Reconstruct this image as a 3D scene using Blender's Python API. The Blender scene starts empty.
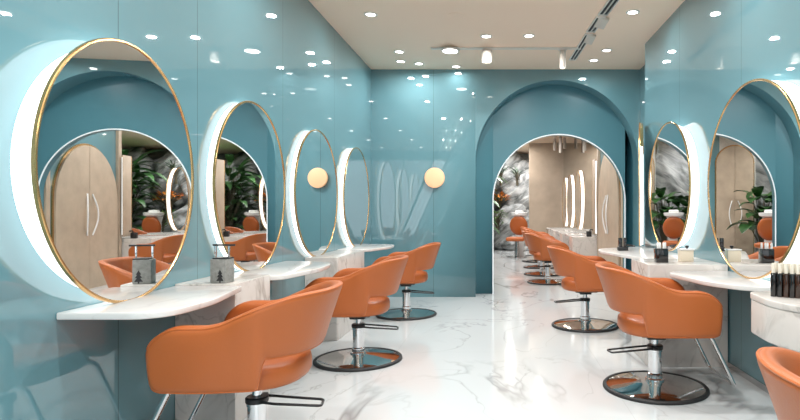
import bpy, bmesh, math, random
from mathutils import Vector, Matrix
random.seed(7)
PI = math.pi
S = bpy.context.scene
COL = S.collection
R = math.radians

# ------------------------------------------------------------------ materials
def nmat(name):
    m = bpy.data.materials.new(name); m.use_nodes = True
    return m, m.node_tree, m.node_tree.nodes['Principled BSDF']

def pmat(name, col, rough=.5, metal=0, coat=0, bump=0, bscale=60, spec=.5, emit=None, estr=0, var=0, vscale=4):
    m, t, b = nmat(name)
    b.inputs['Base Color'].default_value = (*col, 1)
    b.inputs['Roughness'].default_value = rough
    b.inputs['Metallic'].default_value = metal
    b.inputs['Specular IOR Level'].default_value = spec
    b.inputs['Coat Weight'].default_value = coat
    b.inputs['Coat Roughness'].default_value = .02
    if emit:
        b.inputs['Emission Color'].default_value = (*emit, 1)
        b.inputs['Emission Strength'].default_value = estr
    tc = None
    if bump or var:
        tc = t.nodes.new('ShaderNodeTexCoord')
    if var:
        n = t.nodes.new('ShaderNodeTexNoise'); n.inputs['Scale'].default_value = vscale; n.inputs['Detail'].default_value = 6
        t.links.new(tc.outputs['Object'], n.inputs['Vector'])
        r = t.nodes.new('ShaderNodeValToRGB')
        r.color_ramp.elements[0].position = .3; r.color_ramp.elements[1].position = .7
        r.color_ramp.elements[0].color = (*[c*(1-var) for c in col], 1)
        r.color_ramp.elements[1].color = (*[min(1, c*(1+var)) for c in col], 1)
        t.links.new(n.outputs['Fac'], r.inputs['Fac']); t.links.new(r.outputs['Color'], b.inputs['Base Color'])
    if bump:
        n = t.nodes.new('ShaderNodeTexNoise'); n.inputs['Scale'].default_value = bscale; n.inputs['Detail'].default_value = 4
        t.links.new(tc.outputs['Object'], n.inputs['Vector'])
        bp = t.nodes.new('ShaderNodeBump'); bp.inputs['Strength'].default_value = bump; bp.inputs['Distance'].default_value = .01
        t.links.new(n.outputs['Fac'], bp.inputs['Height']); t.links.new(bp.outputs['Normal'], b.inputs['Normal'])
    return m

def math_node(t, op, a, b=None, c=None):
    n = t.nodes.new('ShaderNodeMath'); n.operation = op
    for i, v in enumerate((a, b, c)):
        if v is None: continue
        if isinstance(v, (int, float)): n.inputs[i].default_value = v
        else: t.links.new(v, n.inputs[i])
    return n.outputs[0]

def marble(name, base, vein, rough, scale=1.0, stretch=(1, 1, 1), rot=(0, 0, 0), amount=.8, width=.016, cloud=.06, tile=None):
    m, t, b = nmat(name)
    tc = t.nodes.new('ShaderNodeTexCoord'); mp = t.nodes.new('ShaderNodeMapping')
    mp.inputs['Scale'].default_value = [scale*s for s in stretch]; mp.inputs['Rotation'].default_value = rot
    t.links.new(tc.outputs['Object'], mp.inputs['Vector'])
    def noise(sc, det, dist, vec=None):
        n = t.nodes.new('ShaderNodeTexNoise'); n.inputs['Scale'].default_value = sc; n.inputs['Detail'].default_value = det
        n.inputs['Distortion'].default_value = dist
        t.links.new(vec or mp.outputs['Vector'], n.inputs['Vector']); return n.outputs['Fac']
    tot = None
    for sc, w, a in ((.9, width, amount), (2.1, width*.9, amount*.6)):
        n = noise(sc, 5, .9)
        d = math_node(t, 'ABSOLUTE', math_node(t, 'SUBTRACT', n, .5))
        v = math_node(t, 'SUBTRACT', 1, math_node(t, 'MINIMUM', math_node(t, 'DIVIDE', d, w), 1))
        v = math_node(t, 'POWER', v, 1.6)
        mk = noise(sc*.7+.3, 2, 0)
        mk = math_node(t, 'MINIMUM', math_node(t, 'MAXIMUM', math_node(t, 'MULTIPLY', math_node(t, 'SUBTRACT', mk, .42), 6), 0), 1)
        v = math_node(t, 'MULTIPLY', math_node(t, 'MULTIPLY', v, mk), a)
        tot = v if tot is None else math_node(t, 'MAXIMUM', tot, v)
    cl = math_node(t, 'MULTIPLY', math_node(t, 'MAXIMUM', math_node(t, 'SUBTRACT', noise(.8, 3, 1.2), .45), 0), cloud*8)
    tot = math_node(t, 'MINIMUM', math_node(t, 'ADD', tot, cl), 1)
    if tile:
        sx = t.nodes.new('ShaderNodeSeparateXYZ'); t.links.new(tc.outputs['Object'], sx.inputs[0])
        for k, (per, off) in enumerate(tile):
            q = math_node(t, 'ADD', sx.outputs[k], off)
            f = math_node(t, 'ABSOLUTE', math_node(t, 'SUBTRACT', math_node(t, 'FRACT', math_node(t, 'DIVIDE', q, per)), .5))
            l = math_node(t, 'MULTIPLY', math_node(t, 'GREATER_THAN', f, .5-.0012/per), .35)
            tot = math_node(t, 'MAXIMUM', tot, l)
    mx = t.nodes.new('ShaderNodeMix'); mx.data_type = 'RGBA'
    mx.inputs[6].default_value = (*base, 1); mx.inputs[7].default_value = (*vein, 1)
    t.links.new(tot, mx.inputs[0]); t.links.new(mx.outputs[2], b.inputs['Base Color'])
    b.inputs['Roughness'].default_value = rough
    return m

def wallmat(name, col, seams, axis, rough=.28, coat=1.0, cior=1.92):
    """lacquered glass wall panels; thin vertical joints at the listed positions"""
    m, t, b = nmat(name)
    tc = t.nodes.new('ShaderNodeTexCoord'); sx = t.nodes.new('ShaderNodeSeparateXYZ')
    t.links.new(tc.outputs['Object'], sx.inputs[0])
    tot = None
    for s in seams:
        d = math_node(t, 'ABSOLUTE', math_node(t, 'SUBTRACT', sx.outputs[axis], s))
        l = math_node(t, 'LESS_THAN', d, .0028)
        tot = l if tot is None else math_node(t, 'MAXIMUM', tot, l)
    if tot is not None:
        mx = t.nodes.new('ShaderNodeMix'); mx.data_type = 'RGBA'
        mx.inputs[6].default_value = (*col, 1); mx.inputs[7].default_value = (*[c*.55 for c in col], 1)
        t.links.new(tot, mx.inputs[0]); t.links.new(mx.outputs[2], b.inputs['Base Color'])
    else:
        b.inputs['Base Color'].default_value = (*col, 1)
    b.inputs['Roughness'].default_value = .6; b.inputs['Specular IOR Level'].default_value = .12
    b.inputs['Coat Weight'].default_value = coat; b.inputs['Coat Roughness'].default_value = .015
    b.inputs['Coat IOR'].default_value = cior
    return m

TEAL = (.125, .265, .305)
M = {}
M['wl'] = wallmat('teal_glass_left', TEAL, [2.56, 3.23, 4.5, 5.9], 1)
M['wb'] = wallmat('teal_glass_back', TEAL, [-.9], 0)
M['wr'] = wallmat('teal_glass_right', TEAL, [5.25, 3.95, 2.8], 1)
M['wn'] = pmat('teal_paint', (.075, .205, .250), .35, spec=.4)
M['wt'] = wallmat('teal_glass_plain', TEAL, [], 0)
M['floor'] = marble('white_marble_floor', (.61, .635, .645), (.24, .235, .235), .07, scale=.62, stretch=(1, .62, 1), rot=(0, 0, R(24)), amount=.75, width=.013, cloud=.03, tile=[(1.6, .85), (1.6, .2)])
M['slab'] = marble('white_marble_top', (.74, .72, .70), (.42, .39, .37), .12, scale=2.2, stretch=(1, .5, 1), rot=(0, 0, R(-30)), amount=.45, width=.03, cloud=.05)
M['ped'] = marble('veined_marble_block', (.66, .62, .585), (.33, .30, .27), .2, scale=2.6, stretch=(1, 1, .6), rot=(R(30), R(-35), R(20)), amount=.75, width=.03, cloud=.08)
M['ceil'] = pmat('beige_ceiling', (.95, .715, .555), .6)
M['orange'] = pmat('orange_leather', (.44, .112, .024), .40, bump=.05, bscale=140, spec=.45)
M['piping'] = pmat('orange_piping', (.50, .13, .028), .45)
M['chrome'] = pmat('chrome', (.80, .80, .81), .07, metal=1)
M['steel'] = pmat('polished_base_steel', (.62, .61, .60), .06, metal=1)
M['black'] = pmat('black_plastic', (.012, .012, .013), .35)
M['blackgloss'] = pmat('black_glass', (.008, .007, .007), .08, coat=.5)
M['brownglass'] = pmat('amber_brown_glass', (.035, .013, .006), .08, coat=.5)
M['rubber'] = pmat('black_rubber', (.015, .015, .016), .55)
M['gold'] = pmat('brushed_gold', (.72, .45, .20), .25, metal=1)
M['mirror'] = pmat('mirror_silver', (.90, .92, .92), .0, metal=1)
M['mirrorwall'] = pmat('grey_mirror_cladding', (.66, .68, .66), .02, metal=1)
M['band'] = pmat('backlit_white_band', (.9, .9, .9), .5, emit=(1, .985, .96), estr=1.95)
M['rimlight'] = pmat('lit_arch_trim', (.85, .88, .9), .4, emit=(.85, .93, 1), estr=.16)
M['white'] = pmat('white_metal', (.74, .70, .66), .4)
M['whitegl'] = pmat('white_ceramic', (.86, .86, .85), .12, coat=.3)
M['lens'] = pmat('lamp_lens', (1, 1, 1), .5, emit=(1, .96, .9), estr=14)
M['alab'] = pmat('alabaster', (.80, .52, .32), .5, emit=(1, .46, .20), estr=.42, var=.0)
M['shell'] = pmat('pale_lamp_shell', (.60, .54, .48), .45)
M['dark'] = pmat('dark_slot', (.02, .02, .022), .6)
M['beige'] = pmat('beige_stone_wall', (.50, .395, .30), .5, var=.10, vscale=3)
M['beigedoor'] = pmat('beige_veneer', (.47, .37, .275), .42, var=.10, vscale=5)
M['concrete'] = pmat('grey_concrete', (.25, .255, .24), .7, var=.2, vscale=60, bump=.2, bscale=200)
M['cream'] = pmat('cream_box', (.75, .66, .52), .5)
M['clearcap'] = pmat('pale_cap', (.72, .66, .56), .2, spec=.6)
M['brushwall'] = pmat('pale_textured_stone', (.62, .59, .54), .7, bump=.8, bscale=24, var=.12, vscale=30)
M['leaf'] = pmat('leaf_green', (.030, .095, .024), .38, var=.45, vscale=5)
M['leaflight'] = pmat('leaf_light_green', (.10, .20, .045), .42, var=.4, vscale=6)
M['agave'] = pmat('agave_grey_green', (.05, .085, .055), .5, var=.3, vscale=8)
M['orangeleaf'] = pmat('orange_blossom', (.62, .22, .03), .55, var=.3, vscale=12)
M['stem'] = pmat('plant_stem', (.06, .05, .03), .7)
M['gwall'] = pmat('garden_grey_wall', (.30, .32, .32), .7, var=.3, vscale=2)
M['glasspane'] = None

def rockmat():
    m, t, b = nmat('grey_rock')
    tc = t.nodes.new('ShaderNodeTexCoord'); mp = t.nodes.new('ShaderNodeMapping')
    mr = t.nodes.new('ShaderNodeMapping'); mr.inputs['Rotation'].default_value = (R(8), R(38), R(10)); mp.inputs['Scale'].default_value = (.8, 1, 3.4)
    t.links.new(tc.outputs['Object'], mr.inputs['Vector']); t.links.new(mr.outputs['Vector'], mp.inputs['Vector'])
    n = t.nodes.new('ShaderNodeTexNoise'); n.inputs['Scale'].default_value = 1.1; n.inputs['Detail'].default_value = 10; n.inputs['Roughness'].default_value = .62; n.inputs['Distortion'].default_value = 1.2
    t.links.new(mp.outputs['Vector'], n.inputs['Vector'])
    r = t.nodes.new('ShaderNodeValToRGB'); e = r.color_ramp.elements
    e[0].position = .34; e[0].color = (.045, .055, .050, 1); e[1].position = .68; e[1].color = (.58, .59, .59, 1)
    k = e.new(.48); k.color = (.27, .28, .285, 1)
    t.links.new(n.outputs['Fac'], r.inputs['Fac']); t.links.new(r.outputs['Color'], b.inputs['Base Color'])
    b.inputs['Roughness'].default_value = .6
    bp = t.nodes.new('ShaderNodeBump'); bp.inputs['Strength'].default_value = .9; bp.inputs['Distance'].default_value = .08
    t.links.new(n.outputs['Fac'], bp.inputs['Height']); t.links.new(bp.outputs['Normal'], b.inputs['Normal'])
    return m
M['rock'] = rockmat()

# ------------------------------------------------------------------ helpers
def link(o, parent=None):
    COL.objects.link(o)
    if parent is not None: o.parent = parent
    return o

def obj(name, bm, mat, parent=None, smooth=True, angle=40):
    bmesh.ops.recalc_face_normals(bm, faces=bm.faces[:])
    me = bpy.data.meshes.new(name); bm.to_mesh(me); bm.free()
    me.materials.append(mat)
    if smooth:
        me.polygons.foreach_set('use_smooth', [True]*len(me.polygons))
        me.set_sharp_from_angle(angle=R(angle))
    return link(bpy.data.objects.new(name, me), parent)

def thing(name, label, cat, loc=(0, 0, 0), rz=0, group=None):
    o = bpy.data.objects.new(name, None); o.empty_display_size = .1
    o.location = loc; o.rotation_euler = (0, 0, rz)
    return tag(link(o), label, cat, group)

def tag(o, label, cat, group=None):
    o['label'] = label; o['category'] = cat
    if group: o['group'] = group
    return o

def struct(o):
    o['kind'] = 'structure'; return o

def dup(root, loc, rz, label, group=None):
    def cp(o, p):
        c = o.copy(); COL.objects.link(c)
        if p: c.parent = p
        for ch in o.children: cp(ch, c)
        return c
    r = cp(root, None); r.location = loc; r.rotation_euler = (0, 0, rz); r['label'] = label
    if group: r['group'] = group
    return r

def addbox(bm, c, s, bev=0, seg=2, mat=None):
    b = bmesh.new(); bmesh.ops.create_cube(b, size=1)
    bmesh.ops.scale(b, vec=s, verts=b.verts[:])
    if bev: bmesh.ops.bevel(b, geom=b.edges[:], offset=bev, segments=seg, profile=.5, affect='EDGES')
    if mat is not None: bmesh.ops.transform(b, matrix=mat, verts=b.verts[:])
    bmesh.ops.translate(b, vec=c, verts=b.verts[:])
    join(bm, b); return bm

def join(bm, b):
    me = bpy.data.meshes.new('tmp'); b.to_mesh(me); b.free(); bm.from_mesh(me); bpy.data.meshes.remove(me)

def box(c, s, bev=0, seg=2): return addbox(bmesh.new(), c, s, bev, seg)

def lathe(bm, prof, n=32, c=(0, 0, 0), mat=None):
    rings = []
    for r, z in prof:
        if r < 1e-6: rings.append([bm.verts.new((0, 0, z))])
        else: rings.append([bm.verts.new((r*math.cos(2*PI*i/n), r*math.sin(2*PI*i/n), z)) for i in range(n)])
    for a, b in zip(rings, rings[1:]):
        for i in range(n):
            j = (i+1) % n
            if len(a) == 1 and len(b) == 1: continue
            if len(a) == 1: bm.faces.new((a[0], b[i], b[j]))
            elif len(b) == 1: bm.faces.new((a[i], a[j], b[0]))
            else: bm.faces.new((a[i], a[j], b[j], b[i]))
    vs = [v for rg in rings for v in rg]
    if mat is not None: bmesh.ops.transform(bm, matrix=mat, verts=vs)
    bmesh.ops.translate(bm, vec=c, verts=vs)
    return bm

def fillet(pts, r, n=5, closed=False):
    pts = [Vector(p) for p in pts]; out = []; N = len(pts)
    for i, p in enumerate(pts):
        if not closed and i in (0, N-1): out.append(p); continue
        a = pts[i-1]-p; b = pts[(i+1) % N]-p
        d = min(r, a.length*.45, b.length*.45)
        p0 = p+a.normalized()*d; p1 = p+b.normalized()*d
        for k in range(n+1):
            t = k/n; out.append(p0*(1-t)**2+p*2*t*(1-t)+p1*t*t)
    return out

def tube(bm, pts, r, n=8, closed=False):
    pts = [Vector(p) for p in pts]; N = len(pts); rings = []
    up = None
    for i in range(N):
        if closed: d = pts[(i+1) % N]-pts[i-1]
        else: d = pts[min(i+1, N-1)]-pts[max(i-1, 0)]
        d.normalize()
        if up is None:
            up = Vector((0, 0, 1)) if abs(d.z) < .9 else Vector((1, 0, 0))
        u = (up-d*up.dot(d)).normalized(); up = u; v = d.cross(u)
        rr = r[i] if isinstance(r, (list, tuple)) else r
        rings.append([bm.verts.new(pts[i]+(u*math.cos(2*PI*k/n)+v*math.sin(2*PI*k/n))*rr) for k in range(n)])
    rng = range(N) if closed else range(N-1)
    for i in rng:
        a, b = rings[i], rings[(i+1) % N]
        for k in range(n): bm.faces.new((a[k], a[(k+1) % n], b[(k+1) % n], b[k]))
    if not closed:
        bm.faces.new(rings[0][::-1]); bm.faces.new(rings[-1])
    return bm

def prism(bm, poly, z0, z1, bev=0, seg=3):
    b = bmesh.new()
    lo = [b.verts.new((x, y, z0)) for x, y in poly]; hi = [b.verts.new((x, y, z1)) for x, y in poly]
    n = len(poly)
    b.faces.new(lo[::-1]); b.faces.new(hi)
    for i in range(n): b.faces.new((lo[i], lo[(i+1) % n], hi[(i+1) % n], hi[i]))
    bmesh.ops.recalc_face_normals(b, faces=b.faces[:])
    if bev:
        es = [e for e in b.edges if abs(e.verts[0].co.z-e.verts[1].co.z) < 1e-6]
        bmesh.ops.bevel(b, geom=es, offset=bev, segments=seg, profile=.5, affect='EDGES')
    join(bm, b); return bm

def rpoly(pts, rad):
    """polygon with per-corner radius"""
    out = []; N = len(pts)
    for i in range(N):
        p = Vector((*pts[i], 0)); a = Vector((*pts[i-1], 0))-p; c = Vector((*pts[(i+1) % N], 0))-p
        r = min(rad[i], a.length*.48, c.length*.48)
        if r < 1e-4: out.append((p.x, p.y)); continue
        p0 = p+a.normalized()*r; p1 = p+c.normalized()*r
        for k in range(9):
            t = k/8; q = p0*(1-t)**2+p*2*t*(1-t)+p1*t*t; out.append((q.x, q.y))
    return out

def sstep(a, b, x):
    t = max(0, min(1, (x-a)/(b-a))); return t*t*(3-2*t)

def arclight(name_loc, power, size=.085, spread=3.0):
    l = bpy.data.lights.new('downlight_lamp', 'AREA'); l.shape = 'DISK'; l.size = size; l.energy = power; l.spread = spread
    l.color = (1, .98, .955)
    o = bpy.data.objects.new('downlight_lamp', l); o.location = name_loc; COL.objects.link(o); return o

# ------------------------------------------------------------------ room shell
H = 3.08; XL = -1.745; YB = 7.58; YREAR = -2.6
def xr(y): return 1.665+.0148*(6.43-y)
XREC = 1.895
GY = 18.6            # far end of the garden room
GX = -5.2

bm = bmesh.new(); addbox(bm, ((GX+2.4)/2, (YREAR+GY)/2, -.05), (2.4-GX, GY-YREAR+.4, .1))
struct(obj('floor', bm, M['floor'], smooth=False))
bm = bmesh.new(); addbox(bm, ((GX+2.4)/2, (YREAR+GY)/2, H+.05), (2.4-GX, GY-YREAR+.4, .1))
struct(obj('ceiling', bm, M['ceil'], smooth=False))
struct(obj('wall_left', box((XL-.06, (YREAR+YB)/2, H/2), (.12, YB-YREAR, H)), M['wl'], smooth=False))
bm = bmesh.new(); prism(bm, [(xr(YREAR), YREAR), (xr(6.43), 6.43), (2.05, 6.43), (2.05, YREAR)], 0, H)
struct(obj('wall_right', bm, M['wr'], smooth=False))
struct(obj('wall_recess', box((XREC+.06, (6.43+YB)/2, H/2), (.12, YB-6.43, H)), M['wt'], smooth=False))
bm = bmesh.new()
for c, sz in (((.1, YREAR-.06, .15), (4.4, .12, .30)), ((.1, YREAR-.06, H-.12), (4.4, .12, .24)), ((-1.75, YREAR-.06, H/2), (.5, .12, H)), ((1.95, YREAR-.06, H/2), (.6, .12, H))):
    addbox(bm, c, sz)
struct(obj('wall_rear', bm, M['wt'], smooth=False))  # rear wall left open in the middle to let fill light in
bm = bmesh.new()
for x in (-1.47, -.42, .60, 1.62): addbox(bm, (x, YREAR-.05, 1.57), (.06, .06, 2.54), .004)
for z in (.33, 2.81): addbox(bm, (.075, YREAR-.05, z), (3.1, .06, .06), .004)
win = struct(obj('fill_window_1', bm, M['white']))  # unseen window frame, added with its opening for daylight fill from behind the camera

def archwall(bm, x0, x1, y, cx, r, spring, depth, n=48):
    """face with an arched doorway at plane y, and the jamb running back by depth"""
    arc = [(cx-r*math.cos(PI*i/n), spring+r*math.sin(PI*i/n)) for i in range(n+1)]
    V = lambda x, z, yy=y: bm.verts.new((x, yy, z))
    bm.faces.new((V(x0, 0), V(cx-r, 0), V(cx-r, H), V(x0, H)))
    bm.faces.new((V(cx+r, 0), V(x1, 0), V(x1, H), V(cx+r, H)))
    for (xa, za), (xb, zb) in zip(arc, arc[1:]):
        bm.faces.new((V(xa, za), V(xb, zb), V(xb, H), V(xa, H)))
    path = [(cx-r, 0)]+arc+[(cx+r, 0)]
    for (xa, za), (xb, zb) in zip(path, path[1:]):
        bm.faces.new((V(xa, za), V(xb, zb), V(xb, zb, y+depth), V(xa, za, y+depth)))
    bmesh.ops.remove_doubles(bm, verts=bm.verts[:], dist=1e-5)
    return path
AO = dict(cx=.768, r=1.10, spring=1.837); AI = dict(cx=.83, r=.929, spring=1.311)
YN = 7.88
bm = bmesh.new(); archwall(bm, XL-.1, XREC+.05, YB, depth=YN-YB, **AO)
struct(obj('wall_back', bm, M['wb'], angle=30))
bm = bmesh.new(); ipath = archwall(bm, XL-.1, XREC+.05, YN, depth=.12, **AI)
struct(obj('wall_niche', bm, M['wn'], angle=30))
bm = bmesh.new(); tube(bm, [(x, YN-.004, z) for x, z in ipath], .009, n=8)
struct(obj('trim_1', bm, M['rimlight']))
# skirting
struct(obj('baseboard_left', box((XL+.006, (YREAR+YB)/2, .02), (.012, YB-YREAR-.04, .04), .003), M['steel']))
bm = bmesh.new(); prism(bm, [(xr(YREAR+.05), YREAR+.05), (xr(6.42), 6.42), (xr(6.42)-.012, 6.42), (xr(YREAR+.05)-.012, YREAR+.05)], 0, .04)
struct(obj('baseboard_right', bm, M['steel'], smooth=False))

# garden room beyond the arch
XG = 1.78
struct(obj('wall_garden_right', box((XG+.06, (8.0+9.95)/2, H/2), (.12, 1.95, H)), M['wt'], smooth=False))
struct(obj('wall_garden_mirror', box((XG+.06, (9.95+15.7)/2, H/2), (.12, 15.7-9.95, H)), M['mirrorwall'], smooth=False))
struct(obj('wall_garden_beige', box((1.36, 15.78, H/2), (1.08, .16, H)), M['beige'], smooth=False))
struct(obj('wall_garden_back', box((GX/2+1.1, GY, H/2), (7.6, .12, H)), M['gwall'], smooth=False))
struct(obj('wall_garden_left', box((GX, (8+GY)/2, H/2), (.12, GY-8, H)), M['gwall'], smooth=False))
struct(obj('wall_garden_front', box(((GX+XL-.1)/2, 7.94, H/2), (XL-.1-GX, .12, H)), M['wt'], smooth=False))
struct(obj('wall_garden_side', box((1.9, (15.86+GY)/2, H/2), (.12, GY-15.86, H)), M['gwall'], smooth=False))
struct(obj('trim_2', box((XG-.02, 9.98, H/2), (.05, .10, H), .004), M['beigedoor']))
struct(obj('trim_3', box((XG-.012, 8.10, H/2), (.03, .09, H), .004), M['beigedoor']))

# ------------------------------------------------------------------ styling chair
def chair_proto():
    t = thing('styling_chair', '', 'salon chair')
    hw, fy, by0 = .292, .310, -.03
    path = []
    n1 = 16
    for i in range(n1+1):
        y = fy+(by0-fy)*i/n1; path.append((hw+.012*math.sin(PI*i/n1), y))
    n2 = 26; ex = .86
    for i in range(1, n2):
        a = PI*i/n2; c, s = math.cos(a), math.sin(a)
        path.append((hw*math.copysign(abs(c)**ex, c), by0-.272*abs(s)**ex))
    path += [(-x, y) for x, y in reversed(path[:n1+1])]
    fine = [path[0]]
    for p, q in zip(path, path[1:]):
        k = max(1, int(math.hypot(q[0]-p[0], q[1]-p[1])/.009))
        fine += [(p[0]+(q[0]-p[0])*j/k, p[1]+(q[1]-p[1])*j/k) for j in range(1, k+1)]
    for _ in range(3):
        fine = [fine[0]]+[((a[0]+2*b[0]+c[0])/4, (a[1]+2*b[1]+c[1])/4) for a, b, c in zip(fine, fine[1:], fine[2:])]+[fine[-1]]
    path = fine
    N = len(path)
    bm = bmesh.new(); rings = []; pip = [[], []]
    for i, (x, y) in enumerate(path):
        xa, ya = path[max(i-1, 0)]; xb, yb = path[min(i+1, N-1)]
        d = Vector((xb-xa, yb-ya, 0)).normalized(); nrm = Vector((d.y, -d.x, 0))
        if nrm.dot(Vector((x, y+.0, 0))) < 0: nrm = -nrm
        back = sstep(.06, -.30, y)
        zt = .682+.122*sstep(.08, -.285, y)+.010*sstep(-.05, .3, y)*0
        zb = .392+.128*sstep(-.118, -.150, y)
        th = .080-.030*back
        # rounded front of the arm
        e = fy-y
        if e < .16: zt -= (.16-math.sqrt(max(0, .16**2-(.16-e)**2)))*.85
        if e < .06: zb += (.06-math.sqrt(max(0, .06**2-(.06-e)**2)))*.7
        if e < .035: th *= .25+.75*math.sqrt(max(0, 1-(1-e/.035)**2))
        lean_t = .026+.036*back; lean_b = -.030*back
        hgt = zt-zb; rc = min(th*.48, hgt*.3)
        m = []
        def corner(cx, cz, a0):
            for k in range(5):
                a = a0+PI/2*k/4; m.append((cx+rc*math.cos(a), cz+rc*math.sin(a)))
        corner(th/2-rc, hgt-rc, 0); corner(-th/2+rc, hgt-rc, PI/2); corner(-th/2+rc, rc, PI); corner(th/2-rc, rc, 3*PI/2)
        # extra points so that the sides curve
        pts = []
        for q in range(len(m)):
            pts.append(m[q])
            if q in (9, 19):
                nx_ = m[(q+1) % len(m)]
                for f in (.25, .5, .75): pts.append((m[q][0]*(1-f)+nx_[0]*f, m[q][1]*(1-f)+nx_[1]*f))
        ring = []
        for u, w in pts:
            f = w/hgt
            belly = .012*math.sin(PI*f)
            off = lean_b*(1-f)+lean_t*f*f+belly
            p = Vector((x, y, zb+w))+nrm*(u+off)
            ring.append(bm.verts.new(p))
        rings.append(ring)
        f = (hgt-rc*.3)/hgt
        pip[0].append(Vector((x, y, zt-rc*.28))+nrm*(th/2-rc*.28+lean_t*f*f))
        fb = .03
        pip[1].append(Vector((x, y, zb+rc*.28))+nrm*(th/2-rc*.28+lean_b*(1-fb)))
    K = len(rings[0])
    for a, b in zip(rings, rings[1:]):
        for k in range(K): bm.faces.new((a[k], a[(k+1) % K], b[(k+1) % K], b[k]))
    bm.faces.new(rings[0]); bm.faces.new(rings[-1])
    shell = obj('backrest', bm, M['orange'], t, angle=70)
    bm = bmesh.new(); tube(bm, pip[0][1:-1], .0042, n=6); obj('piping', bm, M['piping'], shell)
    bm = bmesh.new(); tube(bm, pip[1][1:-1], .0036, n=6); obj('piping', bm, M['piping'], shell)
    # side seam
    # seat cushion
    bm = bmesh.new(); rings = []
    prof = [(.88, .374), (.96, .380), (1, .400), (1, .440), (.985, .460), (.94, .473), (.82, .481), (.45, .486)]
    nn = 40
    for s, z in prof:
        rg = []
        for i in range(nn):
            a = 2*PI*i/nn; c, q = math.cos(a), math.sin(a); p = .55
            p = .55 if q > 0 else .8
            rg.append(bm.verts.new((.262*s*math.copysign(abs(c)**p, c), .03+(.265*s)*math.copysign(abs(q)**p, q), z)))
        rings.append(rg)
    for a, b in zip(rings, rings[1:]):
        for i in range(nn): bm.faces.new((a[i], a[(i+1) % nn], b[(i+1) % nn], b[i]))
    bm.faces.new(rings[0]); bm.faces.new(rings[-1])
    obj('seat', bm, M['orange'], t, angle=70)
    # support plate
    bm = bmesh.new(); addbox(bm, (0, 0, .360), (.20, .22, .022), .006); addbox(bm, (0, 0, .338), (.10, .12, .03), .008)
    obj('seat_plate', bm, M['black'], t)
    # column
    bm = bmesh.new(); lathe(bm, [(0, .05), (.062, .05), (.062, .066), (.050, .072), (.050, .098), (.043, .104), (.043, .240), (.047, .242), (.047, .255), (.022, .259), (.022, .34), (0, .34)], 28)
    obj('column', bm, M['chrome'], t, angle=30)
    bm = bmesh.new(); lathe(bm, [(.0225, .2555), (.050, .2555), (.052, .260), (.052, .278), (.046, .284), (.0225, .284)], 24)
    addbox(bm, (.05, -.01, .270), (.05, .03, .020), .006)
    obj('pump_collar', bm, M['black'], t, angle=30)
    # base dome and rubber rim
    bm = bmesh.new(); lathe(bm, [(0, .058), (.06, .057), (.13, .047), (.22, .033), (.29, .024), (.314, .018), (.314, .004), (0, .004)], 72)
    base = obj('base', bm, M['steel'], t, angle=50)
    bm = bmesh.new(); lathe(bm, [(.313, .001), (.334, .001), (.337, .006), (.336, .016), (.330, .022), (.320, .024), (.313, .022), (.313, .001)], 72)
    obj('rubber_rim', bm, M['rubber'], base, angle=50)
    # pump pedal : a bent black bar loop reaching out behind
    bm = bmesh.new()
    loop = fillet([(.055, -.03, .268), (.055, -.10, .262), (.062, -.295, .246), (-.022, -.310, .244), (-.045, -.10, .260), (-.04, -.02, .268)], .02)
    tube(bm, loop, .0065, n=8); obj('pump_pedal', bm, M['black'], t)
    # foot rest loop
    bm = bmesh.new()
    tube(bm, fillet([(-.21, .20, .392), (-.21, .285, .385), (-.21, .435, .075), (.21, .435, .075), (.21, .285, .385), (.21, .20, .392)], .03), .0128, n=10)
    obj('footrest', bm, M['chrome'], t)
    return t

CH = chair_proto()
def put_chair(first, x, y, face, yaw, label, group):
    rz = (PI/2 if face == 'L' else -PI/2)+R(yaw)
    if first:
        CH.location = (x, y, 0); CH.rotation_euler = (0, 0, rz); CH['label'] = label; CH['group'] = group; return CH
    return dup(CH, (x, y, 0), rz, label, group)
g = 'orange styling chairs'
put_chair(True, -1.145, 2.64, 'L', 0, 'orange leather salon chair nearest the camera on the left, its base cut off below', g)
put_chair(False, -1.10, 4.35, 'L', 0, 'orange leather salon chair in the middle of the left row, on a round steel base', g)
put_chair(False, -1.045, 6.25, 'L', 0, 'orange leather salon chair farthest along the left wall, near the back wall', g)
put_chair(False, .985, 1.21, 'R', 0, 'orange leather chair cut off by the bottom right corner, only its back showing', g)
put_chair(False, 1.013, 3.66, 'R', 0, 'orange leather salon chair in front on the right, its whole steel disc base in view', g)
put_chair(False, .858, 5.65, 'R', 0, 'orange leather salon chair on the right just before the arch, behind the front one', g)
far = [(.78, 9.13, 'first'), (.775, 10.3, 'second'), (.82, 11.6, 'third'), (.85, 13.0, 'fourth')]
for x, y, w in far:
    put_chair(False, x, y, 'R', 0, f'orange salon chair seen through the arch, {w} of the row behind it', 'orange chairs beyond the arch')

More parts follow.
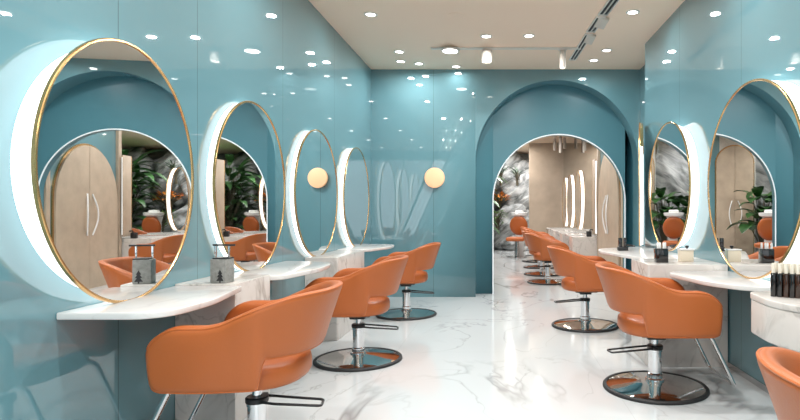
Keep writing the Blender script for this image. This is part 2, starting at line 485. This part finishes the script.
# ------------------------------------------------------------------ mirrors
def mirror(cx, cy, cz, a, b, beta, side, wallx, label, group, gb=0, n=96, taper=.985, cap=None):
    """oval mirror standing off the wall on a lit band; side -1 left wall, +1 right wall; beta turns its far end to +x"""
    t = thing('wall_mirror', label, 'mirror', (cx, cy, cz), 0, group)
    d = Vector((math.sin(R(beta)), math.cos(R(beta)), 0)); up = Vector((0, 0, 1))
    nr = Vector((math.cos(R(beta)), -math.sin(R(beta)), 0))*(-side)
    E = lambda th, k=1.0, off=0: d*(a*k*math.cos(th))+up*(b*k*math.sin(th))+nr*off
    ths = [2*PI*i/n for i in range(n)]
    # glass, set a little askew inside its frame (gb degrees)
    sl = -math.tan(R(gb))*side; inn = .005+abs(sl)*a
    G = lambda q, o: E(q, .985, sl*a*math.cos(q)-inn-o)
    bm = bmesh.new(); vs = [bm.verts.new(G(q, 0)) for q in ths]; bm.faces.new(vs)
    vb = [bm.verts.new(G(q, .004)) for q in ths]; bm.faces.new(vb[::-1])
    for i in range(n): bm.faces.new((vs[i], vs[(i+1) % n], vb[(i+1) % n], vb[i]))
    obj('glass', bm, M['mirror'], t, smooth=False)
    # gold lip closing the frame down to the glass
    bm = bmesh.new(); la = [bm.verts.new(E(q, .988, -.001)) for q in ths]; lb = [bm.verts.new(G(q, .001)+E(q, .003)) for q in ths]
    for i in range(n): bm.faces.new((la[i], la[(i+1) % n], lb[(i+1) % n], lb[i]))
    obj('inner_lip', bm, M['mirror'], t)
    # gold rim
    bm = bmesh.new(); rings = []
    for q in ths:
        o = E(q); ra = Vector(d*(math.cos(q)/a)+up*(math.sin(q)/b)).normalized()
        rings.append([bm.verts.new(o+ra*u+nr*w) for u, w in ((.003, -.014), (.003, -.002), (0, .001), (-.007, .001), (-.010, -.002), (-.010, -.014))])
    for i in range(n):
        p, q = rings[i], rings[(i+1) % n]
        for k in range(6): bm.faces.new((p[k], p[(k+1) % 6], q[(k+1) % 6], q[k]))
    obj('rim', bm, M['gold'], t, angle=30)
    # lit band back to the wall
    bm = bmesh.new(); fr = []; bk = []
    for q in ths:
        o = E(q, .995, -.013); fr.append(bm.verts.new(o))
        wx = wallx(cy+o.y) if callable(wallx) else wallx
        bk.append(bm.verts.new((wx-cx, o.y*taper, o.z*taper)))
    for i in range(n): bm.faces.new((fr[i], fr[(i+1) % n], bk[(i+1) % n], bk[i]))
    if cap:
        b2 = bm.copy()
        hi = lambda f: f.calc_center_median().z > b*cap
        bmesh.ops.delete(bm, geom=[f for f in bm.faces if hi(f)], context='FACES'); bmesh.ops.delete(b2, geom=[f for f in b2.faces if not hi(f)], context='FACES')
        obj('band_cap', b2, M['gold'], t)
    obj('light_band', bm, M['band'], t)
    return t
gm = 'oval backlit mirrors'
mirror(-1.670, 2.55, 1.328, .60, .583, -4.9, -1, XL, 'large oval backlit mirror nearest on the left wall, reflecting the arch and beige doors', gm, taper=.93)
mirror(-1.69, 3.865, 1.322, .545, .583, .1, -1, XL, 'oval backlit mirror on the left wall reflecting green plants', gm)
mirror(-1.69, 5.23, 1.322, .585, .59, .65, -1, XL, 'oval backlit mirror on the left wall reflecting the round lamp', gm)
mirror(-1.69, 6.66, 1.322, .585, .59, 0, -1, XL, 'oval backlit mirror farthest along the left wall, by the back corner', gm)
mirror(1.60, 3.65, 1.355, .79, .635, 3.2, 1, xr, 'large oval mirror on the right wall cut off by the photo edge', gm)
mirror(1.562, 5.24, 1.386, .535, .60, -3.2, 1, xr, 'oval backlit mirror on the right wall reflecting grey rock and plants', gm, taper=.92)
# mirror seen edge on, standing on the far right counter
mirror(1.583, 6.37, 1.465, .50, .70, 14.6, 1, lambda y: 1.583+.2605*(y-6.37)+.045, 'oval mirror seen edge on as a bright upright strip beside the arch', gm, cap=.55)
for i, (y, w) in enumerate(((12.5, 'nearest'), (14.0, 'middle'), (15.15, 'farthest'))):
    mirror(XG-.048, y, 1.42, .48, .66, 0, 1, XG, f'oval backlit mirror beyond the arch, {w} of the bright strips on the right', 'backlit mirrors beyond the arch')

t = thing('mirror_standin_bar', 'slim lit bar standing in for an edge on mirror beyond the arch, nearest of the bright strips', 'mirror stand-in', (XG-.002, 10.22, 1.42))  # glowing bar made up in place of the nearest edge-on mirror
obj('view_shield', box((-.082, -.10, 0), (.006, .30, 1.36), .002), M['beigedoor'], t); obj('back_plate', box((-.045, .06, 0), (.085, .008, 1.36), .002), M['gold'], t)  # side plate added to hide the glow from the second left mirror
bm = bmesh.new(); tube(bm, [(-.04, 0, -.66+1.32*k/12) for k in range(13)], [.034-.016*math.sin(PI*k/12)**.7 for k in range(13)], n=10); obj('lit_tube', bm, M['band'], t)

# ------------------------------------------------------------------ counters
def counter(label, poly=None, rad=None, zt=.755, th=.03, blocks=(), extra=None, group='marble styling counters'):
    t = thing('styling_counter', label, 'counter', (0, 0, 0), 0, group)
    if poly:
        bm = bmesh.new(); prism(bm, rpoly(poly, rad), zt-th, zt, .006); obj('countertop', bm, M['slab'], t)
    for pl, rd, z0, z1, nm in blocks:
        bm = bmesh.new(); prism(bm, rpoly(pl, rd), z0, z1, .005); obj(nm, bm, M['ped'], t)
    return t
def rect(x0, x1, y0, y1): return [(x0, y0), (x1, y0), (x1, y1), (x0, y1)]
Z4 = (0, 0, 0, 0)
WL = XL+.003
counter('white marble counter under the nearest left mirror, on a veined marble block', [(WL, 2.2), (-1.33, 2.2), (-1.30, 2.55), (-1.385, 3.0), (WL, 3.0)], (0, .16, .1, 0, 0), .755, .03,
        [(rect(WL, -1.42, 3.003, 3.46), (0, .004, .004, 0), 0, .765, 'pedestal')])
counter('white marble counter jutting out under the left mirror that reflects plants', [(WL, 3.465), (-1.36, 3.465), (-1.27, 3.95), (-1.30, 4.42), (WL, 4.55)], (0, .1, .1, .2, 0))
counter('solid marble counter block under the left mirror that reflects the lamp', None, None, .74, .03,
        [(rect(WL, -1.45, 5.0, 6.0), (0, .02, .02, 0), 0, .745, 'pedestal')])
counter('thin white counter slab under the farthest left mirror, by the back corner', [(WL, 6.005), (-1.42, 6.005), (-1.28, 6.5), (-1.28, 6.95), (WL, 7.05)], (0, .1, .1, .2, 0), .75, .03)
counter('thin white counter slab under the large right mirror, behind the front right chair', [(xr(3.2)-.003, 3.2), (1.45, 3.27), (1.295, 3.5), (1.205, 4.03), (1.3, 4.13), (xr(4.13)-.003, 4.14)], (0, .12, .12, .08, .05, 0), .715, .03)
counter('marble counter with pointed slab under the right mirror that reflects rock', [(xr(4.7)-.003, 4.705), (1.25, 4.705), (.99, 5.62), (1.05, 5.98), (xr(6.42)-.003, 6.42)], (0, .06, .10, .1, 0), .76, .03,
        [(rect(1.10, xr(4.7)-.003, 4.15, 4.70), (.02, 0, 0, .02), 0, .76, 'pedestal')])
counter('rounded marble counter block holding black bottles at the right edge', None, None, 0, 0,
        [([(1.20, 2.72), (1.17, 2.42), (1.30, 2.12), (xr(2.1)-.003, 2.05), (xr(2.7)-.003, 2.76)], (.06, .1, .14, 0, 0), .735, .765, 'countertop'),
         ([(1.203, 2.717), (1.173, 2.42), (1.303, 2.123), (xr(2.1)-.004, 2.055), (xr(2.7)-.004, 2.755)], (.06, .1, .14, 0, 0), .575, .7345, 'counter_block'),
         ([(1.30, 2.66), (1.28, 2.42), (1.38, 2.2), (xr(2.1)-.005, 2.15), (xr(2.7)-.005, 2.68)], (.06, .1, .14, 0, 0), 0, .5745, 'pedestal')])
for i, (y0, w) in enumerate(((9.99+.08, 'nearest'), (11.75, 'second'), (13.3, 'third'), (14.6, 'farthest'))):
    counter(f'grey marble counter beyond the arch, {w} one behind the row of chairs', rect(1.28, XG-.003, y0+.5, y0+1.05), (.05, 0, 0, .05), .72, .03,
            [(rect(1.30, XG-.003, y0, y0+.498), (.02, 0, 0, .02), 0, .70, 'pedestal')], group='counters beyond the arch')

# ------------------------------------------------------------------ small objects
def dispenser():
    t = thing('dispenser_jar', 'grey concrete jar with tree print and black metal handle on the left counter', 'jar', (-1.515, 3.055, .765), R(-6))
    bm = bmesh.new(); addbox(bm, (0, 0, .0655), (.090, .085, .131), .006, 2); obj('body', bm, M['concrete'], t)
    bm = bmesh.new(); addbox(bm, (.006, 0, .134), (.078, .078, .008), .003); obj('lid', bm, M['black'], t)
    for x in (-.039, .039): obj('handle_post', box((x, 0, .170), (.008, .012, .066), .001), M['chrome'], t)
    bm = bmesh.new(); addbox(bm, (.010, 0, .205), (.125, .016, .010), .003); obj('handle_bar', bm, M['black'], t)
    bm = bmesh.new()
    for sx, sy, rz in ((0, -.0437, 0), ):
        y = sy
        tri = [(0, .075), (.013, .052), (.006, .052), (.017, .034), (.008, .034), (.021, .014), (.004, .014), (.004, .004), (-.004, .004), (-.004, .014), (-.021, .014), (-.008, .034), (-.017, .034), (-.006, .052), (-.013, .052)]
        f = [bm.verts.new((x+.014, y, z)) for x, z in tri]; k = [bm.verts.new((x+.014, y+.003, z)) for x, z in tri]
        bm.faces.new(f); bm.faces.new(k[::-1])
        for i in range(len(tri)): bm.faces.new((f[i], f[(i+1) % len(tri)], k[(i+1) % len(tri)], k[i]))
    obj('tree_print', bm, M['black'], t, smooth=False)
dispenser()

def bottle_proto():
    t = thing('bottle', '', 'bottle')
    bm = bmesh.new(); lathe(bm, [(0, 0), (.0118, 0), (.0128, .002), (.0128, .100), (.0118, .105), (.009, .108), (0, .108)], 20); obj('glass_body', bm, M['blackgloss'], t)
    bm = bmesh.new(); lathe(bm, [(0, .1075), (.0088, .1075), (.0088, .150), (.008, .152), (0, .152)], 16); obj('cap', bm, M['clearcap'], t, angle=30)
    return t
BT = bottle_proto()
spots = [(1.248+.0205*k, 2.555-.0185*k+.0012*k*k) for k in range(6)]+[(1.272+.0205*k, 2.580-.0185*k+.0012*k*k) for k in range(5)]
names = ['leftmost', 'second from the left', 'third from the left', 'fourth from the left', 'fifth from the left', 'sixth from the left']
for i, (x, y) in enumerate(spots):
    lb = f'black bottle with pale cap, {names[i]} in front row at right edge' if i < 6 else 'black bottle with pale cap in the back row on the right block'
    if i == 0: BT.location = (x, y, .765); BT['label'] = lb; BT['group'] = 'black bottles on the right counter'
    else:
        c = dup(BT, (x, y, .765), 0, lb, 'black bottles on the right counter')
        if i in (2, 4, 7):
            for ch in c.children:
                if ch.name.startswith('glass_body'): ch.data = ch.data.copy(); ch.data.materials[0] = M['brownglass']
            c['label'] = lb.replace('black', 'dark brown', 1)

# jar with little tubes on the far right pedestal
t = thing('product_caddy', 'square black caddy of pale tipped tubes on the right marble counter', 'caddy', (1.245, 4.33, .76))
bm = bmesh.new(); addbox(bm, (0, 0, .055), (.092, .085, .11), .006); obj('body', bm, M['blackgloss'], t)
for x, y in ((-.03, -.02), (-.008, .0), (.014, -.02), (.034, .005)):
    bm = bmesh.new(); lathe(bm, [(0, .11), (.008, .11), (.008, .15), (.004, .156), (0, .156)], 12, (x, y, 0)); obj('tube', bm, M['whitegl'], t)
t = thing('keepsake_box', 'small cream box with black knob beside the square black caddy', 'box', (1.465, 4.42, .76))
bm = bmesh.new(); addbox(bm, (0, 0, .045), (.10, .09, .09), .005); obj('body', bm, M['cream'], t)
bm = bmesh.new(); addbox(bm, (0, 0, .0955), (.108, .098, .011), .003); obj('lid', bm, M['whitegl'], t)
bm = bmesh.new(); lathe(bm, [(0, .10), (.008, .101), (.007, .106), (.015, .114), (.014, .124), (0, .128)], 16, (.01, 0, 0)); obj('knob', bm, M['black'], t)
t = thing('tool_holder', 'black upright tool holder with spout on the tip of the pointed right slab', 'holder', (1.24, 5.66, .76))
bm = bmesh.new(); addbox(bm, (0, 0, .02), (.10, .08, .04), .008); obj('base', bm, M['black'], t)
bm = bmesh.new(); addbox(bm, (-.025, 0, .085), (.035, .05, .09), .006); obj('cup', bm, M['blackgloss'], t)
bm = bmesh.new(); addbox(bm, (.022, 0, .085), (.025, .04, .09), .006); obj('cup', bm, M['blackgloss'], t)
bm = bmesh.new(); tube(bm, fillet([(.022, 0, .06), (.06, 0, .055), (.125, 0, .045)], .02), .009); obj('spout', bm, M['black'], t)
t = thing('tool_holder', 'small black tool holder on the nearest counter beyond the arch', 'holder', (1.62, 10.2, .7005))
bm = bmesh.new(); addbox(bm, (0, 0, .05), (.09, .08, .10), .008); obj('cup', bm, M['black'], t)
bm = bmesh.new(); tube(bm, fillet([(.02, 0, .09), (.02, 0, .13), (.10, 0, .12)], .02), .012); obj('spout', bm, M['black'], t)

# wall lamp on the back wall
t = thing('wall_sconce', 'round glowing alabaster wall lamp on the teal back wall left of the arch', 'wall lamp', (-.88, YB, 1.61))
rot = Matrix.Rotation(R(90), 4, 'X')
bm = bmesh.new(); lathe(bm, [(0, 0), (.06, 0), (.06, .03), (0, .03)], 32, (0, -.0005, 0), rot); obj('back_plate', bm, M['gold'], t, angle=30)
bm = bmesh.new(); lathe(bm, [(0, .03), (.125, .03), (.135, .036), (.137, .048), (.132, .060), (.11, .066), (0, .070)], 48, (0, -.0005, 0), rot); obj('lamp_shade', bm, M['alab'], t, angle=50)

# ------------------------------------------------------------------ ceiling fittings
def downlight_proto():
    t = thing('downlight', '', 'ceiling light')
    bm = bmesh.new(); lathe(bm, [(.044, 0), (.064, 0), (.066, -.003), (.062, -.007), (.046, -.009), (.044, 0)], 32); obj('trim_ring', bm, M['white'], t)
    bm = bmesh.new(); lathe(bm, [(0, -.004), (.0445, -.004), (.0445, -.0005), (0, -.0005)], 32); obj('lens', bm, M['lens'], t)
    return t
DL = downlight_proto(); firstdl = [True]
def downlight(x, y, label, group, power=26):
    if firstdl[0]:
        firstdl[0] = False; DL.location = (x, y, H); DL['label'] = label; DL['group'] = group
    else: dup(DL, (x, y, H), 0, label, group)
    arclight((x, y, H-.02), power)
gd = 'recessed ceiling downlights'
for x, y, l in ((-1.26, 5.46, 'recessed downlight at the upper left of the ceiling, nearest on that side'),
                (-.15, 6.14, 'recessed downlight mid ceiling, left one of the pair in front of the track'),
                (.317, 6.12, 'recessed downlight mid ceiling, right one of the pair in front of the track'),
                (-1.21, 6.73, 'recessed downlight above the left wall, nearest of three by the back corner'),
                (-1.27, 7.16, 'recessed downlight above the left wall, middle of three by the back corner'),
                (-1.05, 7.27, 'recessed downlight above the left wall, farthest of three by the back corner'),
                (-.58, 7.42, 'recessed downlight close to the back wall above the round wall lamp'),
                (1.28, 5.40, 'recessed downlight right of the slot diffusers, nearest of three'),
                (1.27, 6.67, 'recessed downlight right of the slot diffusers, middle of three'),
                (1.19, 7.11, 'recessed downlight right of the slot diffusers, farthest of three')):
    downlight(x, y, l, gd, 30 if -1 < x < 1 and y < 7 else 6 if y < 7.3 else 2.5)
for x in (-1.15, .0, 1.15):
    for y in (-1.4, .3, 2.0, 3.7):
        downlight(x, y, 'recessed downlight in the ceiling above the frame, seen only as a glint', 'downlights above the frame', 32 if x == 0 else 16)
for x, y in ((.9, 9.0), (.9, 11.0), (.9, 13.0), (-.6, 10), (-.6, 12.2), (-2.6, 11.5), (-2.6, 13.2), (.3, 15.2), (-.8, 15.0), (.3, 16.6), (-1.6, 16.2), (1.2, 16.6)):  # unseen lamps added to brighten the garden room and its rocks
    downlight(x, y, 'unseen recessed downlight added to light the room beyond the arch', 'added downlights beyond the arch', 42 if y > 15 else 34)

# track rail and its heads
tag(obj('track_rail', box((.07, 6.57, H-.011), (1.76, .034, .022), .004), M['white']), 'white lighting track running across the beige ceiling before the back wall', 'track')
def spot(x, y, r, ln, label, drop=.045):
    t = thing('track_spotlight', label, 'spotlight', (x, y, H-.022), 0, 'spotlights on the track')
    bm = bmesh.new(); addbox(bm, (0, 0, -.006), (.10, .03, .012), .003); lathe(bm, [(0, -.012), (.010, -.012), (.010, -drop), (0, -drop)], 12); obj('mount', bm, M['white'], t, angle=30)
    bm = bmesh.new(); lathe(bm, [(0, -drop), (r*.96, -drop), (r, -drop-.004), (r, -drop-ln), (r*.88, -drop-ln), (r*.8, -drop-ln+.02), (0, -drop-ln+.02)], 28); obj('lamp_head', bm, M['shell'], t, angle=30)
    bm = bmesh.new(); lathe(bm, [(0, -drop-ln+.016), (r*.78, -drop-ln+.016), (r*.78, -drop-ln+.0195), (0, -drop-ln+.0195)], 24); obj('lens', bm, M['lens'], t)
spot(-.155, 6.57, .062, .13, 'wide white cylinder spotlight on the track, left of the narrow one', .02)
spot(.735, 6.57, .036, .20, 'narrow tall white cylinder spotlight on the track near the slot diffusers', .02)
t = thing('track_lamp', 'flat round white lamp at the left end of the ceiling track', 'lamp', (-.585, 6.57, H-.022))
bm = bmesh.new(); lathe(bm, [(0, 0), (.105, 0), (.11, -.006), (.105, -.018), (.09, -.022), (0, -.022)], 36); obj('housing', bm, M['white'], t)
bm = bmesh.new(); lathe(bm, [(0, -.0205), (.085, -.0205), (.085, -.025), (0, -.025)], 36); obj('lens', bm, M['lens'], t)
# slot diffusers
def slot(y0, y1, xa, xb, w, label):
    L = y1-y0; ang = -math.atan2(xb-xa, L)
    t = thing('slot_diffuser', label, 'air vent', ((xa+xb)/2, (y0+y1)/2, H), ang, 'slot diffusers in the ceiling')
    bm = bmesh.new(); hw = w/2
    for x in (-hw, 0, hw): addbox(bm, (x, 0, -.009), (.011, L, .018), .002)
    for y in (-L/2, L/2): addbox(bm, (0, y, -.009), (w+.012, .012, .018), .002)
    obj('frame', bm, M['white'], t)
    for s in (-1, 1): obj('slot', box((s*hw/2, 0, -.004), (hw-.011, L-.02, .006)), M['dark'], t, smooth=False)
    bm = bmesh.new(); addbox(bm, (.030, -L/2+.10, -.030), (w+.02, .20, .024), .004, 2, Matrix.Rotation(R(14), 4, 'Y') @ Matrix.Rotation(R(-8), 4, 'X')); obj('end_plate', bm, M['shell'], t)
slot(4.55, 5.46, 1.075, 1.0, .085, 'black slotted air diffuser nearest in the ceiling, cut off by the top edge')
slot(5.52, 5.97, .995, .965, .085, 'short black slotted air diffuser, middle of the three in the ceiling')
slot(6.05, 7.06, .960, .915, .075, 'long black slotted air diffuser nearest the back wall, last of three in the ceiling')
t = obj('ceiling_speaker', lathe(bmesh.new(), [(0, 0), (.085, 0), (.085, -.004), (0, -.005)], 36), M['ceil']); t.location = (-.43, 5.5, H-.0005)
tag(t, 'faint round flush speaker painted like the beige ceiling', 'speaker')

# hanging tube lights beyond the arch
for x, y, ln, w in ((1.40, 14.3, .30, 'left'), (1.50, 13.9, .40, 'middle'), (1.64, 14.2, .26, 'right')):
    t = thing('tube_pendant', f'white tube spotlight hanging from the ceiling beyond the arch, {w} one of three', 'spotlight', (x, y, H), 0, 'tube lights beyond the arch')
    bm = bmesh.new(); lathe(bm, [(0, 0), (.05, 0), (.05, -.015), (.012, -.02), (.012, -.06), (0, -.06)], 16); obj('mount', bm, M['white'], t, angle=30)
    bm = bmesh.new(); lathe(bm, [(0, -.055), (.036, -.055), (.038, -.06), (.038, -.06-ln), (0, -.06-ln)], 20); obj('lamp_head', bm, M['shell'], t, angle=30)

# ------------------------------------------------------------------ beyond the arch
def arch_poly(x0, x1, top, n=28):
    r = (x1-x0)/2; c = (x0+x1)/2; s = top-r
    return [(x0, 0)]+[(c-r*math.cos(PI*i/n), s+r*math.sin(PI*i/n)) for i in range(n+1)]+[(x1, 0)]

def cupboard(name, label, loc, rz, w, top, mats):
    """arched built-in cupboard of two doors, front face towards local -y"""
    t = thing(name, label, 'cupboard', loc, rz)
    full = arch_poly(-w/2, w/2, top)
    def panel(poly, y0, y1):
        bm = bmesh.new(); f = [bm.verts.new((x, y0, z)) for x, z in poly]; k = [bm.verts.new((x, y1, z)) for x, z in poly]
        bm.faces.new(f); bm.faces.new(k[::-1]); n = len(poly)
        for i in range(n): bm.faces.new((f[i], f[(i+1) % n], k[(i+1) % n], k[i]))
        return bm
    obj('frame', panel(arch_poly(-w/2-.03, w/2+.03, top+.03), -.02, 0), mats[1], t, smooth=False)
    for s in (-1, 1):
        half = [p for p in full if p[0]*s > .004]
        edge = [(s*.004, 0), (s*.004, top)]
        poly = (half+[edge[1], edge[0]]) if s < 0 else ([edge[0], edge[1]]+half)
        dr = obj('door', panel(poly, -.045, -.0205), mats[0], t, smooth=False)
        bm = bmesh.new()
        pts = [(s*(.07+.075*math.sin(PI*k/14)*1.0), -.045-.045*math.sin(PI*k/14)-.002, .80+.62*k/14) for k in range(15)]
        tube(bm, pts, .012); obj('handle', bm, M['whitegl'], dr)
    return t
cupboard('arched_cupboard', 'arched beige double door cupboard in the teal wall just through the arch', (XG-.002, 9.06, 0), -PI/2, 1.66, 2.14, (M['beigedoor'], M['gold']))
cupboard('arched_cupboard', 'beige double door cupboard with curved white handles seen in the large right mirror', (-1.35, 14.0, 0), 0, .86, 2.75, (M['beigedoor'], M['gold']))
struct(obj('wall_partition', box((-.75, 14.08, H/2), (.5, .15, H)), M['wt'], smooth=False))
struct(obj('wall_partition_pale', box((-1.42, 14.08, H/2), (.84, .15, H)), M['brushwall'], smooth=False))

def boulder(x, y, z, sx, sy, sz, tilt, seed, label):
    rnd = random.Random(seed)
    from mathutils import noise
    bm = bmesh.new(); bmesh.ops.create_icosphere(bm, subdivisions=5, radius=1)
    o = Vector((seed*3.7, seed*1.3, seed*.7))
    rm = Matrix.Rotation(R(tilt), 3, 'Y')
    for v in bm.verts:
        p = v.co.copy()
        n1 = noise.noise(p*1.3+o); n2 = noise.noise(p*3.1+o); q = rm @ p
        st = math.sin(q.z*9+2*noise.noise(p*1.7+o))*.05
        r = 1+.30*n1+.14*n2+st
        v.co = Vector((p.x*sx, p.y*sy, p.z*sz))*r
        v.co = Matrix.Rotation(R(tilt*.5), 3, 'Y') @ v.co
    for v in bm.verts:
        v.co.z = max(v.co.z, -z); v.co.z = min(v.co.z, H-z-.01)
        v.co.y = min(v.co.y, GY-.07-y); v.co.x = max(v.co.x, GX+.07-x)
    ob = obj('boulder', bm, M['rock'], angle=180); ob.location = (x, y, z)
    return tag(ob, label, 'rock', 'grey rocks beyond the arch')
boulder(.20, 17.6, .55, 1.0, .7, .8, -40, 1, 'pale grey boulder low in the rock garden beyond the arch')
boulder(.75, 17.75, 1.5, .75, .6, 1.2, -40, 2, 'tall slanting grey rock beside the beige wall beyond the arch')
boulder(.0, 18.0, 2.2, 1.1, .55, 1.0, -35, 3, 'upper grey rock face filling the top left of the arch')
boulder(.55, 17.0, .16, .55, .4, .26, 10, 4, 'low dark grey stone on the floor in front of the rock garden')
boulder(-1.6, 18.0, 1.3, .9, .5, 1.6, 20, 5, 'grey rock face behind the palms, seen in a left mirror')
boulder(-2.75, 14.5, 1.5, .72, .6, 1.75, 15, 6, 'big grey rock reflected in the right mirror, left part')
boulder(-3.9, 14.3, 1.4, .75, .7, 1.7, -15, 7, 'big grey rock reflected in the right mirror, right part')
boulder(-3.0, 13.55, .3, .6, .4, .4, 0, 8, 'low grey stone in front of the rocks reflected in the right mirror')

def leaf(bm, base, az, el, L, W, droop, fold=.25, n=7):
    prev = None
    p = Vector(base); d = Vector((math.cos(az)*math.cos(el), math.sin(az)*math.cos(el), math.sin(el)))
    side = Vector((-math.sin(az), math.cos(az), 0))
    for i in range(n+1):
        t = i/n; w = W*math.sin(PI*min(1, t*.93+.07))**.8*(1-.25*t) if i < n else .002
        upv = side.cross(d).normalized()
        tri = [bm.verts.new(p+side*w+upv*(-w*fold)), bm.verts.new(p), bm.verts.new(p-side*w+upv*(-w*fold))]
        if prev:
            bm.faces.new((prev[0], prev[1], tri[1], tri[0])); bm.faces.new((prev[1], prev[2], tri[2], tri[1]))
        prev = tri
        p = p+d*(L/n); d = (d+Vector((0, 0, -droop/n))).normalized()

def plant(x, y, h, nl, L, W, mat, label, seed, spread=.35, low=.25, droop=1.3, base=0, group='plants beyond the arch', name='leafy_plant', cat='plant'):
    rnd = random.Random(seed)
    t = thing(name, label, cat, (x, y, base), 0, group)
    bs = bmesh.new(); bf = bmesh.new()
    for k in range(nl):
        az = rnd.uniform(0, 2*PI); f = rnd.uniform(low, 1)
        ph = h*f; rr = spread*rnd.uniform(.3, 1)
        top = Vector((math.cos(az)*rr, math.sin(az)*rr, ph))
        mid = Vector((math.cos(az)*rr*.35, math.sin(az)*rr*.35, ph*.6))
        tube(bs, [(math.cos(az)*.03, math.sin(az)*.03, 0), mid, top], [.012, .009, .006], n=5)
        leaf(bf, top, az+rnd.uniform(-.5, .5), rnd.uniform(.1, .9), L*rnd.uniform(.7, 1.2), W*rnd.uniform(.7, 1.2), droop*rnd.uniform(.7, 1.3))
    obj('stem', bs, M['stem'], t); obj('foliage', bf, M[mat], t, angle=180)
    return t
pl = 'tall green palm with drooping fronds, seen in the second left mirror'
plant(-.80, 15.8, 2.3, 46, .62, .10, 'leaf', 'tall dark green palm in the left mirror, right of the other palms', 11, .45)
plant(-1.05, 16.3, 2.6, 50, .80, .15, 'leaf', 'tall broad leaved green plant in the middle of the left mirror palms', 12, .5)
plant(-1.6, 16.0, 2.2, 46, .7, .12, 'leaflight', 'light green leafy plant at the left of the left mirror palms', 13, .45)
plant(-1.3, 17.0, 2.7, 44, .8, .11, 'leaf', 'dark green palm standing at the back of the left mirror palms', 14, .4)
plant(-1.72, 13.2, 1.6, 34, .5, .16, 'leaf', 'broad leaved green plant before the rock in the right mirror, left one', 15, .3, .45)
plant(-2.35, 12.7, 1.6, 34, .5, .16, 'leaf', 'broad leaved green plant before the rock in the right mirror, right one', 16, .3, .45)
plant(.02, 16.95, .55, 40, .34, .02, 'agave', 'spiky grey green agave on the rock at the upper left of the arch', 17, .08, .6, .3, base=1.95, name='agave', cat='plant')
plant(.52, 17.0, .45, 36, .30, .02, 'agave', 'spiky dark agave on the rock beside the beige wall', 18, .08, .6, .3, base=1.95, name='agave', cat='plant')
plant(-.02, 16.7, .42, 60, .16, .035, 'orangeleaf', 'orange leaved shrub on the rock at the left edge of the arch', 19, .28, .5, .6, base=1.25, name='shrub', cat='plant')
plant(-.08, 16.5, .55, 46, .20, .035, 'leaflight', 'yellow green shrub under the orange one at the left edge of the arch', 20, .2, .3, .8, base=.62, name='shrub', cat='plant')

def wash_chair(x, y, rz, label):
    t = thing('wash_chair', label, 'wash chair', (x, y, 0), rz, 'wash chairs beyond the arch')
    bm = bmesh.new(); lathe(bm, [(0, 0), (.26, 0), (.26, .02), (.06, .04), (.05, .42), (0, .42)], 28); obj('base', bm, M['steel'], t, angle=40)
    bm = bmesh.new(); addbox(bm, (0, .08, .47), (.46, .50, .10), .045, 4); obj('seat', bm, M['orange'], t)
    b = bmesh.new(); lathe(b, [(0, -.05), (.16, -.05), (.22, -.03), (.235, 0), (.22, .03), (.16, .05), (0, .055)], 40)
    bmesh.ops.transform(b, matrix=Matrix.Translation((0, -.26, .80)) @ Matrix.Rotation(R(78), 4, 'X') @ Matrix.Diagonal((1, 1.1, 1, 1)), verts=b.verts[:])
    obj('backrest', b, M['orange'], t, angle=60)
    bm = bmesh.new(); lathe(bm, [(0, 1.02), (.14, 1.03), (.21, 1.07), (.225, 1.13), (.20, 1.14), (.17, 1.10), (0, 1.08)], 36, (0, -.34, 0)); bs = obj('basin', bm, M['whitegl'], t)
    bm = bmesh.new(); addbox(bm, (0, -.36, 1.165), (.22, .14, .07), .03, 3); obj('neck_rest', bm, M['whitegl'], t)
    bm = bmesh.new(); lathe(bm, [(0, .0), (.13, .0), (.12, .9), (.16, 1.04), (0, 1.04)], 24, (0, -.42, 0)); obj('pillar', bm, M['whitegl'], t, angle=40)
wash_chair(.43, 14.2, R(168), 'orange wash chair with white basin at the far end of the row through the arch')
wash_chair(-1.4, 11.9, R(-155), 'orange wash chair with white basin reflected in the right mirror')

# ------------------------------------------------------------------ world, camera
w = bpy.data.worlds.new('world'); S.world = w; w.use_nodes = True
w.node_tree.nodes['Background'].inputs[0].default_value = (.8, .85, .9, 1); w.node_tree.nodes['Background'].inputs[1].default_value = 2.3  # bright sky whose light enters by the added rear opening
cd = bpy.data.cameras.new('camera'); cam = bpy.data.objects.new('camera', cd); COL.objects.link(cam)
cam.location = (0, 0, 1.15); cam.rotation_euler = (R(90), 0, 0)
cd.sensor_width = 36; cd.lens = 560/800*36; cd.shift_x = -.125; cd.shift_y = .0025; cd.clip_start = .02
S.camera = cam
S.view_settings.view_transform = 'Standard'; S.view_settings.look = 'None'; S.view_settings.gamma = 1; S.view_settings.use_curve_mapping = False
S.view_settings.exposure = -0.12
S.cycles.max_bounces = 14; S.cycles.glossy_bounces = 8; S.cycles.diffuse_bounces = 6
S.cycles.caustics_reflective = False; S.cycles.sample_clamp_indirect = 6
